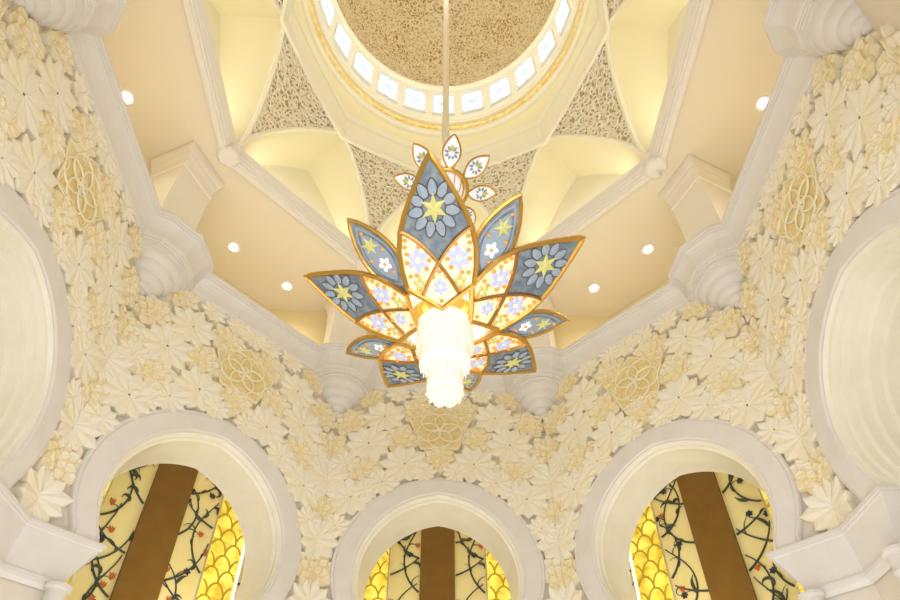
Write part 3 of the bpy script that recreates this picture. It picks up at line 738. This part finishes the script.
def leafpts(r0, r1, wd, n=12, pw=.9):
    up = [(r0+(r1-r0)*i/n, wd*math.sin(PI*(i/n)**pw)**.85 if 0 < i < n else 0) for i in range(n+1)]; return up
def small_petal():
    L = leafpts(.74, 1.93, .26); z = lambda x, y, a, l=0: P3(x, y, a, l-.03)
    def plate(sc_, m_, nm, par, lift):
        b = MB(); rows = []
        c = 1.34
        for r, w_ in L: rows.append([z(c+(r-c)*sc_, w_*sc_*u, 0, lift+.02*(1-abs(u))*0) for u in (-1, -.6, -.2, .2, .6, 1)])
        b.grid(rows); b.grid([[z(c+(r-c)*sc_, w_*sc_*u, 0, lift-.02) for u in (-1, -.6, -.2, .2, .6, 1)] for r, w_ in L]); return b.build(nm, m_, par, origin=(0, 0, 6.9) if par is ch else None)
    p = plate(1, M['gblue'], 'small_petal', ch, 0)
    b = MB(); out = L+[(r, -w_) for r, w_ in L[::-1][1:-1]]; b.tube([z(r, w_, 0) for r, w_ in out], .030, 6, True); b.build('rim', M['gold'], p)
    plate(.80, M['gbluel'], 'pale_border', p, .006); plate(.72, M['gblue'], 'inner_glass', p, .012); plate(.62, M['gbluel'], 'inner_field', p, .018)
    star5(p, (1.52, 0), 0, .13, M['gstar'], .03, n=6, zf=z); leaf_flower(p, (1.22, 0), 0, 5, .02, .10, .032, M['gwhite'], 'white_flower', .024, zf=z)
    beads(p, [(1.70, .02), (1.38, .13), (1.36, -.13), (1.08, .04), (1.22, .0)], 0, .028, .03, zf=z)
    return p
sml = small_petal()
def upper_petal():
    z = lambda x, y, a, l=0: (x*math.sin(a)+y*math.cos(a), -x*math.cos(a)+y*math.sin(a), 10.82+(x-.4)*.30-l)
    L = leafpts(.40, .95, .155, 10, .95); b = MB(); rows = [[z(r, w_*u, 0, 0) for u in (-1, -.5, 0, .5, 1)] for r, w_ in L]; b.grid(rows); b.grid([[z(r, w_*u, 0, -.015) for u in (-1, -.5, 0, .5, 1)] for r, w_ in L])
    p = b.build('upper_petal', M['gwhite'], ch, origin=(0, 0, 10.8)); b = MB(); out = L+[(r, -w_) for r, w_ in L[::-1][1:-1]]; b.tube([z(r, w_, 0) for r, w_ in out], .018, 5, True); b.build('rim', M['gold'], p)
    star5(p, (.73, 0), 0, .075, M['gstar'], .014, zf=z); leaf_flower(p, (.66, 0), 0, 9, .05, .13, .022, M['gbluel'], 'blue_flower', .004, zf=z); star5(p, (.55, 0), 0, .055, M['gwhite'], .016, name='white_star', zf=z)
    return p
upp = upper_petal()
def rot_copies(o, n, a0):
    for i in range(n):
        c = o if i == 0 else copy_tree(o, ch)
        an, sc_ = a0[i] if isinstance(a0, list) else (a0+360/n*i, 1)
        c.rotation_euler = (0, 0, math.radians(an)); c.scale = (sc_, sc_, 1)
rot_copies(big, 5, [(-6.5, 1.02), (61, 1.0), (134.5, 1.0), (206, 1.0), (278.5, .955)]); rot_copies(sml, 5, [(29, 1.0), (101, 1.0), (166, 1.04), (234, 1.0), (314, .95)]); rot_copies(upp, 8, 8)
# crystal tiers
def tier(r, z0, z1, n, m1='crystal', name='crystal_tier', drops=True):
    b = MB(); b.lathe([(r-.03, z0+.06), (r-.03, z1)], n=32); c = b.build(name, M['glow'], ch)
    q = MB(); rp = r*PI/n*.5
    for i in range(n):
        a = 2*PI*i/n; x, y = r*math.cos(a), r*math.sin(a); zz = z0+(.035 if i % 2 else 0)
        q.tube([(x, y, z1), (x, y, zz+.05), (x, y, zz)], rp, 5, rf=lambda t: 1 if t < .9 else .35)
    q.build('crystal_prism', M['crystal'], c)['kind'] = 'stuff'
    q = MB()
    for zc in (z1-.02,): q.tube([((r+.012)*math.cos(2*PI*i/32), (r+.012)*math.sin(2*PI*i/32), zc) for i in range(32)], .012, 5, True)
    q.build('crystal_band', M['crystal_line'], c)
    if drops:
        q = MB()
        for row in range(2):
            for i in range(n//3):
                a = 2*PI*(i+.5*row)/(n//3); q.ball((r*math.cos(a), r*math.sin(a), z0+.02+.07*row), .024, 6)
        q.build('crystal_drop', M['crystal_line'], c)['kind'] = 'stuff'
tier(.23, 5.68, 6.30, 30); tier(.34, 6.18, 6.62, 44, drops=False); tier(.39, 6.52, 7.0, 54, drops=False); tier(.58, 6.98, 7.55, 64, drops=False); tier(.66, 7.1, 7.5, 60, drops=False)
b = MB()
for i in range(7):
    a = 2*PI*i/6; x, y = (.14*math.cos(a), .14*math.sin(a)) if i < 6 else (0, 0); b.tube([(x+.06*math.cos(2*PI*t/12), y+.06*math.sin(2*PI*t/12), 5.66) for t in range(12)], .016, 5, True); b.ball((x, y, 5.65), .03, 6)
b.lathe([(0, 5.70), (.21, 5.70)], n=24); b.build('crystal_rosette', M['crystal_line'], ch)
b = MB(); b.lathe([(.05, 7.7), (.3, 7.66), (.36, 7.56), (.34, 7.5), (.42, 7.48), (.44, 7.4)], n=32); b.build('canopy_plate', M['gold'], ch, smooth=True)
b = MB(); b.tube([(.40*math.cos(2*PI*i/40), .40*math.sin(2*PI*i/40), 10.82) for i in range(40)], .035, 8, True); b.tube([(.33*math.cos(2*PI*i/40), .33*math.sin(2*PI*i/40), 10.90) for i in range(40)], .02, 6, True); b.build('upper_ring', M['gold'], ch, smooth=True)
b = MB(); b.lathe([(.0, 10.45), (.2, 10.46), (.28, 10.55), (.32, 10.85), (.3, 11.2), (.06, 11.3)], n=12); b.build('upper_lantern', M['gwhite'], ch, smooth=True)
b = MB()
for i in range(12):
    a = 2*PI*i/12; b.tube([(r*math.cos(a), r*math.sin(a), z) for r, z in ((.2, 10.45), (.285, 10.55), (.325, 10.85), (.305, 11.2))], .010, 4)
b.build('upper_cage', M['gold'], ch)
b = MB(); b.tube([(0, 0, 7.6), (0, 0, 10.5)], .05, 10); b.tube([(0, 0, 11.2), (0, 0, 29.7)], .075, 12); b.build('suspension_rod', M['rod'], ch)

# ------------------------------------------------------------------ small bright wall lamps low in the side arches
for k, sg, lb in ((7, 1, 'small white lamp at the bottom edge in the left open arch'), (1, -1, 'small white lamp at the bottom edge in the right open arch')):
    b = MB(); x, y, _ = fp(k, sg*1.83, 0, -.45); b.lathe([(.0, 5.34), (.05, 5.36), (.075, 5.46), (.09, 5.50)], (x, y), 12); root = tag(b.build('lamp', M['lamp']), lb, 'lamp')
    b = MB(); b.lathe([(.05, 5.26), (.06, 5.34), (.02, 5.35)], (x, y), 12); b.build('lamp_base', M['gold'], root)
    point('arch_lamp', fp(k, sg*1.35, 5.35, -.62), 130, (1, .93, .76), .08)
point('arch_lamp', fp(0, 0, 5.0, -.6), 130, (1, .93, .76), .1)
